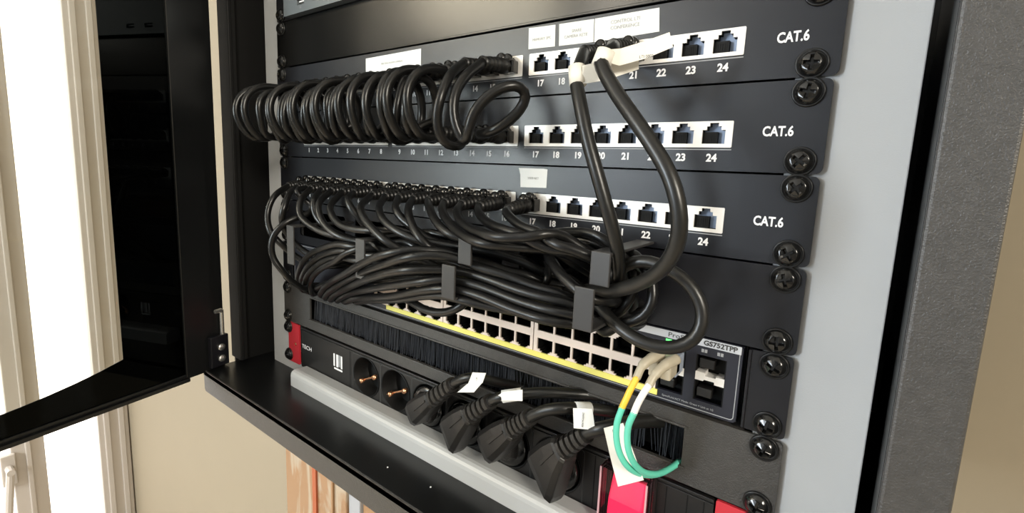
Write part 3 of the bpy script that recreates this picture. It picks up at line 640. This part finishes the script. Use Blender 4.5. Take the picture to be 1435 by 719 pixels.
# cables that rise from the switch and run through the hooks
RUN = [
 ('uppermost of the fan of cables rising to the left hook', [(-180.7,-14.0,45.2),(-175.3,-22.0,59.2),(-142.5,-36.0,83.1),(-104.8,-46.0,100.0),(-70.0,-50.0,108.0),(-45.3,-48.0,110.0),(-21.9,-40.0,108.5),(9.0,-26.0,104.8),(22.5,-10.0,99.3)], 2.6),
 ('second of the fan of cables rising to the left hook', [(-174.2,-14.0,46.5),(-169.0,-22.0,58.2),(-133.2,-36.0,81.3),(-94.4,-46.0,97.8),(-60.6,-50.0,106.5),(-35.0,-46.0,108.4),(-10.6,-36.0,106.4),(17.7,-20.0,98.9),(20.8,-8.0,94.3)], 2.6),
 ('third of the fan of cables rising to the left hook', [(-169.1,-14.0,46.0),(-159.2,-24.0,58.2),(-120.7,-38.0,81.6),(-81.1,-48.0,97.6),(-51.5,-50.0,105.0),(-25.0,-44.0,105.3),(0.4,-32.0,102.2),(26.5,-14.0,93.0),(30.0,-6.0,89.0)], 2.6),
 ('lowest of the fan, crossing straight up to the left hook', [(-164.1,-14.0,47.0),(-148.4,-26.0,62.5),(-106.5,-42.0,82.6),(-68.1,-52.0,97.7),(-45.2,-50.0,109.1),(-21.9,-40.0,111.7),(3.5,-28.0,110.6),(22.3,-10.0,105.7)], 2.5),
 ('top strand of the long bundle, passing highest over the middle', [(-150.1,-12.0,45.0),(-112.0,-30.0,64.5),(-57.9,-52.0,87.5),(-7.9,-68.0,108.4),(19.0,-70.0,118.3),(36.7,-62.0,122.1),(46.8,-50.0,120.3),(70.1,-42.0,116.2),(92.1,-34.0,111.3),(119.6,-20.0,104.9),(133.1,-8.0,99.0)], 2.75),
 ('second strand of the long bundle, arching up to the middle hook', [(-145.3,-12.0,44.5),(-105.5,-30.0,63.1),(-37.1,-54.0,90.8),(13.0,-68.0,109.7),(39.2,-70.0,118.9),(55.7,-62.0,121.2),(68.9,-54.0,118.5),(88.1,-50.0,113.2),(111.1,-46.0,109.7),(135.7,-40.0,107.5),(149.8,-24.0,103.0),(156.1,-8.0,98.4)], 2.8),
 ('thick third strand of the long bundle, behind the middle hook', [(-138.2,-12.0,44.5),(-99.1,-30.0,63.0),(-39.9,-52.0,86.1),(6.9,-66.0,102.1),(37.1,-68.0,110.2),(53.8,-58.0,111.4),(67.4,-52.0,110.0),(88.3,-50.0,108.9),(111.6,-50.0,106.4),(137.0,-46.0,105.0),(154.6,-34.0,102.1),(159.4,-10.0,95.3)], 2.9),
 ('fourth strand of the long bundle, lower middle', [(-128.9,-12.0,45.7),(-79.8,-32.0,65.2),(-22.9,-52.0,83.8),(20.1,-62.0,96.5),(46.8,-62.0,103.6),(62.3,-56.0,105.3),(87.4,-52.0,103.9),(112.3,-52.0,101.2),(129.8,-52.0,99.6),(146.1,-46.0,99.0),(157.3,-30.0,97.0),(161.0,-8.0,91.8)], 2.8),
 ('fifth strand of the long bundle, second from the bottom', [(-117.6,-12.0,47.3),(-65.2,-34.0,64.8),(-2.9,-52.0,81.8),(35.1,-60.0,94.1),(57.3,-60.0,100.2),(71.4,-56.0,99.9),(92.0,-54.0,98.3),(110.0,-54.0,96.6),(129.0,-54.0,95.9),(144.2,-46.0,95.5),(153.3,-30.0,93.7),(156.8,-8.0,89.1)], 2.8),
 ('lowest strand of the long bundle, just above the yellow line', [(-96.0,-12.0,50.3),(-44.0,-36.0,67.7),(6.2,-50.0,81.1),(42.8,-58.0,92.9),(67.4,-58.0,97.7),(86.7,-54.0,96.3),(104.7,-50.0,94.1),(120.5,-44.0,92.0),(133.5,-34.0,90.1),(137.2,-14.0,84.3)], 2.5),
 ('strand hidden behind the long bundle, running level between the hooks', [(-164.7,-12.0,50.8),(-84.7,-34.0,73.3),(-14.3,-46.0,91.2),(30.1,-46.0,99.9),(60.4,-44.0,103.0),(87.7,-42.0,103.0),(117.4,-40.0,101.4),(140.8,-32.0,100.4),(149.4,-12.0,93.6)], 2.6),
 ('faint upper strand running behind the middle hook', [(-78.3,-10.0,94.4),(-17.6,-30.0,103.5),(30.5,-40.0,108.9),(62.5,-40.0,113.9),(85.8,-40.0,109.4),(104.4,-36.0,105.9),(128.0,-26.0,104.1),(138.8,-10.0,99.6)], 2.5),
 ('thin strand hanging below the others in front of the port row', [(-36.1,-14.0,69.0),(1.5,-36.0,76.3),(24.4,-40.0,74.6),(41.5,-40.0,77.3),(56.1,-40.0,85.3),(59.3,-34.0,91.5),(55.3,-16.0,92.3)], 2.9),
 ('short vertical strand between the middle and right hooks', [(85.2,-12.0,112.5),(96.2,-26.0,110.3),(98.5,-32.0,105.9),(92.2,-28.0,99.5),(74.7,-12.0,90.2)], 2.3),
 ('short bent strand left of the right hook with a bright glint', [(97.4,-12.0,114.4),(110.6,-26.0,114.1),(115.2,-32.0,110.2),(110.8,-30.0,103.4),(93.1,-12.0,92.8)], 2.3),
 ('strand arching over the top of the right hook', [(84.0,-16.0,123.3),(103.3,-26.0,134.1),(130.7,-36.0,141.9),(150.5,-42.0,142.7),(159.6,-40.0,137.0),(166.2,-28.0,127.4),(163.9,-10.0,117.1)], 2.5),
 ('second strand arching over the top of the right hook', [(85.7,-14.0,119.5),(106.6,-26.0,131.0),(130.2,-34.0,138.0),(147.1,-36.0,137.2),(158.0,-30.0,131.0),(157.7,-10.0,116.0)], 2.4),
 ('dark strand sagging behind the right hook', [(101.5,-14.0,130.9),(118.1,-36.0,127.7),(130.2,-46.0,121.1),(140.7,-50.0,116.6),(150.1,-50.0,113.8),(156.8,-40.0,110.1),(154.7,-16.0,104.1)], 3.0),
]
for lb, p, r in RUN:
    a, z = p[0], p[-1]
    patch_cable('black cable, %s' % lb, 'bundled cables in the ring hooks', [(a[0]-3, -3, a[2]-1)]+p+[(z[0]+3, 6, z[2])], r, [], name='bundle_cable')
patch_cable('black cable making the wide round loop before the silver strip', 'looped cables right of the hooks',
    [(148.2,-30.0,105.6),(156.3,-40.0,116.9),(167.3,-44.0,129.8),(178.0,-44.0,133.6),(187.9,-44.0,131.6),(197.5,-44.0,127.1),(204.0,-44.0,119.6),(206.4,-44.0,110.7),(204.3,-46.0,101.9),(197.0,-48.0,96.1),(186.7,-50.0,94.6),(174.7,-50.0,97.0),(162.6,-46.0,102.0),(150.0,-34.0,106.7),(135.4,-14.0,108.5),(125.4,4.0,107.2)], 3.2, [], 'cable2', name='bundle_cable')
patch_cable('black cable making the small inner loop right of the right hook', 'looped cables right of the hooks',
    [(148.4,-14.0,129.3),(168.2,-34.0,132.3),(178.5,-40.0,126.3),(182.2,-42.0,116.6),(179.8,-44.0,107.5),(171.1,-44.0,101.2),(158.2,-36.0,94.7),(137.0,-14.0,86.9),(125.7,4.0,80.9)], 2.7, [], name='bundle_cable')
patch_cable('black cable curving down behind the small loop, mostly in shadow', 'looped cables right of the hooks',
    [(150.3,-12.0,127.6),(162.8,-26.0,124.2),(167.5,-32.0,116.7),(165.5,-34.0,108.3),(156.2,-30.0,100.4),(139.4,-10.0,90.9),(131.9,4.0,86.1)], 2.5, [], name='bundle_cable')

# two thick cables with cream flags
def flag(parent, pts, name='flag_label', m='cream', th=.25):
    """a folded paper flag: list of 3-D quads strips (top edge, bottom edge pairs)"""
    b = MB(); n = len(pts)//2
    nrm = Vector((0,-1,0)); vs = []
    for off in (0, th): vs += [Vector(p)+Vector((0,off,0)) for p in pts]
    fs = []
    N = len(pts)
    for i in range(n-1): a = 2*i; fs.append((a, a+1, a+3, a+2)); fs.append((N+a, N+a+2, N+a+3, N+a+1))
    for i in range(n-1):
        a = 2*i; fs.append((a, a+2, N+a+2, N+a)); fs.append((a+1, N+a+1, N+a+3, a+3))
    fs.append((0, N, N+1, 1)); a = N-2; fs.append((a, a+1, N+a+1, N+a))
    return b.add(vs, fs).build(name, M[m], parent)
def wrap(parent, p0, p1, r, m='cream'):
    b = MB(); b.smooth = True; b.tube([p0, p1], r, 16); return b.build('wrapped_label', M[m], parent)
x = 129.4
f1 = patch_cable('thick black cable with cream flag, hanging straight down behind the right hook', None,
    [(x,-30,zA-3)]+[(137.1,-48.0,227.4),(138.8,-54.0,220.7),(144.9,-60.0,208.8),(150.9,-62.0,191.9),(157.2,-62.0,175.6),(162.6,-60.0,159.2),(166.3,-56.0,144.1),(166.9,-50.0,129.5),(161.9,-42.0,118.3),(152.4,-30.0,106.4),(141.4,-10.0,95.8)], 3.35, [(x+.6, zA, (x,-30,zA-3))], 'cable2', name='thick_cable')
wp = [(138.9,-54.0,225.4),(141.4,-56.0,216.5)]; wrap(f1, wp[0], wp[1], 4.2)
flag(f1, [(143.6,-57.0,225.1),(144.2,-57.0,216.5),(153.6,-52.0,227.7),(154.3,-52.0,218.6),(159.6,-46.0,228.4),(160.1,-46.0,221.8),(164.5,-40.0,229.7),(164.9,-40.0,224.8)])
x = port_x(21)+1.2
f2 = patch_cable('thick black cable with cream flag, swinging right in a big curve to the hook', None,
    [(x,-31,zA-2)]+[(155.6,-52.0,231.4),(153.6,-58.0,227.8),(156.3,-62.0,223.0),(165.7,-66.0,210.6),(176.8,-70.0,198.5),(186.9,-72.0,186.6),(195.3,-74.0,175.3),(200.1,-74.0,162.8),(200.6,-72.0,149.8),(195.4,-68.0,138.1),(184.9,-62.0,128.2),(171.7,-56.0,120.8),(159.2,-50.0,115.5),(142.2,-40.0,109.6),(116.3,-14.0,101.4)], 3.45, [(x, zA, (x,-31,zA-2))], 'cable2', name='thick_cable')
wp = [(156.3,-58.0,230.0),(154.9,-60.0,223.5)]; wrap(f2, wp[0], wp[1], 4.5)
flag(f2, [(155.9,-63.0,229.6),(155.5,-63.0,225.4),(162.3,-56.0,231.1),(162.2,-56.0,223.6),(170.6,-48.0,235.3),(171.3,-48.0,227.5),(179.1,-42.0,239.4),(181.3,-42.0,232.7)])
tx = [(161.8,-60.0,225.4)][0]; text('flag_lettering', 'LTI 0802', tx[0]+12, tx[2]+1.5, 1.3, M['inkdark'], f2, y=-54)

relax_and_build()

# ------------------------------------------------------------ power plugs and cords
def power_plug(i, label, geo, pts, r, hw, drop, flagpts=None, wrapseg=None):
    """angled plug: a disc in the outlet, a flat-sided body and a ridged neck leading to the cord"""
    x = SX[i]; root = thing('power_cable', label, 'power cable', (x, 0, SZ), 'power cables in the power strip')
    p0, p1, p2 = [Vector(q) for q in geo]
    def ring(c, a, bb, ax, az, n=16, sq=5.0, dz=0):
        out = []
        for k in range(n):
            t = 2*pi*k/n+pi/n; cc, ss = cos(t), sin(t); q = (abs(cc)**sq+abs(ss)**sq)**(-1/sq)
            out.append(Vector(c)+ax*(a*cc*q)+az*(bb*ss*q - (dz if ss < 0 else 0)))
        return out
    b = MB(); b.smooth = True
    b.rings([[(px, y, pz) for px, pz in circle(x, SZ, rr, 28)] for rr, y in ((16.6, 11), (16.8, -3), (16.2, -4.2), (13.5, -5))]); b.build('plug_base', M['plug'], root)
    A = (p1-p0).normalized(); Z = Vector((0,0,1)); Z = (Z-A*Z.dot(A)).normalized(); Y = A.cross(Z)
    b = MB(); b.rings([ring(p0-A*6, 7.5, hw, Y, Z, dz=drop), ring(p0, 8.5, hw+.5, Y, Z, dz=drop*.8), ring(p0.lerp(p1, .6), 8.5, hw*.92, Y, Z, dz=drop*.2), ring(p1, 7.8, hw*.72, Y, Z, sq=4), ring(p1+A*1.5, 6.5, hw*.6, Y, Z, sq=4)])
    o = b.build('plug_body', M['pplug'], root); bevel(o, .5)
    b = MB(); rb = ring(p0.lerp(p1, .35), 9.6, 2.2, Y, Z, n=8); rb2 = ring(p1, 8.6, 1.6, Y, Z, n=8); b.rings([rb, rb2]); b.build('grip_rib', M['pplug'], o)
    st = Vector((x, -3, SZ)); b = MB(); b.rings([ring(st, 12, 13, Vector((1,0,0)), Vector((0,0,1)), sq=3), ring(st.lerp(p0, .5), 10.5, 11.5, Vector((1,0,0)), Vector((0,0,1)), sq=3), ring(p0+Vector((0,3,0)), 8, 9, Vector((1,0,0)), Vector((0,0,1)), sq=3)]); b.build('plug_shoulder', M['pplug'], root)
    A2 = (p2-p1).normalized(); Z2 = Vector((0,0,1)); Z2 = (Z2-A2*Z2.dot(A2)).normalized(); Y2 = A2.cross(Z2); L = (p2-p1).length
    nk = MB(); N = 5; prof = []
    for k in range(N):
        a = k*L/N; w_ = 6.8-1.7*k/N; prof += [(a, w_), (a+L/N*.62, w_-.1), (a+L/N*.64, w_-1.8), (a+L/N*.98, w_-1.8)]
    nk.rings([ring(p1+A2*t, rr_, rr_, Y2, Z2, n=14, sq=2.8) for t, rr_ in prof]); nk.build('strain_relief', M['pplug'], root)
    cb_ = MB(); cb_.smooth = True; cb_.tube(smooth(spline([p1.lerp(p2, .5), p2]+pts, 7), 2), r, 12); cb_.build('cord', M['cable2'], root)
    if wrapseg: wrap(root, wrapseg[0], wrapseg[1], r+.5, 'paper')
    if flagpts: flag(root, flagpts, m='paper')
    return root
power_plug(2, 'leftmost power plug, in the third socket, folded white flag on its cord', [(-11.2,-15.0,-22.4),(11.4,-20.0,-1.9),(38.0,-26.0,20.8)], [(49.0,-27.0,28.3),(56.9,-24.0,30.2),(63.1,-14.0,26.0),(70.5,2.0,19.4),(77.7,10.0,16.1)], 3.4, 9.5, 0,
    [(61.4,-34.0,38.6),(57.3,-34.0,28.1),(73.0,-34.0,41.6),(70.3,-34.0,33.8)], None)
fl = bpy.data.objects['power_cable']; flag(fl, [(57.2,-34.0,29.2),(51.0,-37.0,22.1),(70.3,-34.0,34.3),(65.7,-37.0,26.9)], m='paper')
power_plug(3, 'second power plug from the left, white label wrapped round its long level cord', [(29.3,-16.0,-21.6),(51.0,-22.0,0.2),(73.8,-27.0,20.2)], [(82.0,-27.0,25.5),(88.8,-22.0,27.3),(106.0,-16.0,32.2),(125.6,-4.0,33.2),(140.0,8.0,31.5)], 3.6, 10.5, 6,
    [(73.7,-30.0,20.8),(76.2,-30.0,20.6),(85.2,-30.0,31.2),(85.5,-30.0,25.3),(98.4,-28.0,36.1),(98.8,-28.0,28.5)], [(82.0,-27.0,25.5),(92.9,-20.5,28.6)])
power_plug(4, 'third power plug from the left, square cream flag hanging from its cord', [(67.5,-17.0,-18.7),(88.4,-23.0,3.8),(106.4,-28.0,21.0)], [(116.6,-28.0,28.5),(127.3,-25.0,32.4),(134.7,-16.0,31.4),(145.9,-4.0,28.6),(155.3,8.0,24.1)], 3.7, 11, 0,
    [(137.2,-32.0,38.7),(138.5,-32.0,26.7),(148.4,-30.0,41.4),(151.1,-30.0,29.3)], [(132.9,-21.0,32.3),(138.1,-12.0,30.5)])
power_plug(5, 'rightmost power plug, widest in view, no flag near it', [(112.3,-18.0,-15.3),(128.4,-24.0,6.2),(145.3,-27.0,24.4)], [(154.5,-27.0,30.6),(162.1,-20.0,33.0),(170.2,-8.0,32.6),(178.3,6.0,29.6)], 4.0, 12, 9)

# ------------------------------------------------------------ fibre patch cord
fb = thing('fibre_cord', 'aqua fibre cord with beige boots, yellow and white sleeves and a white tag', 'cable', (184, -20, 72))
MB().box(176, 188.5, -14, 6, 66.5, 77.5, .8).build('transceiver', M['shield'], fb)
b = MB(); b.box(176.5, 182, -24, -8, 68, 76.5, .8); b.box(183, 188.5, -24, -8, 68, 76.5, .8); b.box(176.5, 188.5, -20, -11, 75.5, 78.5, .8); b.build('connector', M['beige'], fb)
def seg(name, pts, r, m):
    b = MB(); b.smooth = True; b.tube(smooth(spline(pts, 8), 1), r, 12); return b.build(name, M[m], fb)
seg('boot', [(181.9,-22.0,80.6),(179.4,-30.0,80.0),(177.0,-35.0,77.0),(175.6,-38.0,71.0)], [2.9]*9+[2.6]*8+[2.1]*8, 'beige')
seg('boot', [(190.2,-22.0,80.6),(187.1,-30.0,78.7),(184.3,-36.0,74.9),(182.9,-40.0,69.8)], [2.9]*9+[2.6]*8+[2.1]*8, 'beige')
seg('yellow_sleeve', [(175.9,-38.0,71.9),(174.2,-41.0,65.8),(172.8,-43.0,60.3),(171.3,-44.0,55.1)], 1.75, 'ysleeve')
seg('white_sleeve', [(183.2,-40.0,70.6),(181.7,-43.0,66.7),(180.0,-45.0,61.6),(178.6,-46.0,56.1)], 1.75, 'wsleeve')
seg('fibre', [(171.6,-44.0,56.0),(169.9,-45.0,47.5),(169.8,-44.0,37.9),(171.7,-42.0,28.8),(174.9,-38.0,21.2),(179.0,-30.0,14.7),(184.0,-20.0,11.1),(188.0,-8.0,10.1),(190.8,4.0,9.6)], 1.7, 'aqua')
seg('fibre', [(178.9,-46.0,57.0),(176.5,-46.0,49.2),(175.8,-45.0,41.9),(176.5,-43.0,33.3),(178.6,-39.0,25.0),(181.6,-31.0,17.2),(185.5,-20.0,12.2),(188.5,-7.0,10.2),(191.1,4.0,10.6)], 1.7, 'aqua')
flag(fb, [(156.6,-31.0,33.1),(167.6,-31.0,40.2),(161.7,-31.0,17.9),(174.4,-31.0,26.6),(167.6,-31.0,2.3),(181.6,-31.0,12.6)], 'paper_tag', 'cream')

VT = Matrix.Rotation(pi/2, 4, 'X') @ Matrix.Rotation(-pi/2, 4, 'Z')
p_ = [(143.7,-31.2,33.6)][0]; text('flag_lettering', 'SWITCH POE', p_[0], p_[2], 1.1, M['inkdark'], bpy.data.objects['power_cable.002'], y=p_[1]-.4, T=VT)
p_ = [(65.3,-34.0,35.2)][0]; text('flag_lettering', 'PC 1', p_[0], p_[2], 0.9, M['inkdark'], bpy.data.objects['power_cable'], y=p_[1]-.4, T=VT)
p_ = [(162.6,-31.0,33.7)][0]; text('tag_lettering', 'UP', p_[0], p_[2], 1.3, M['inkdark'], fb, y=p_[1]-.4, T=VT)
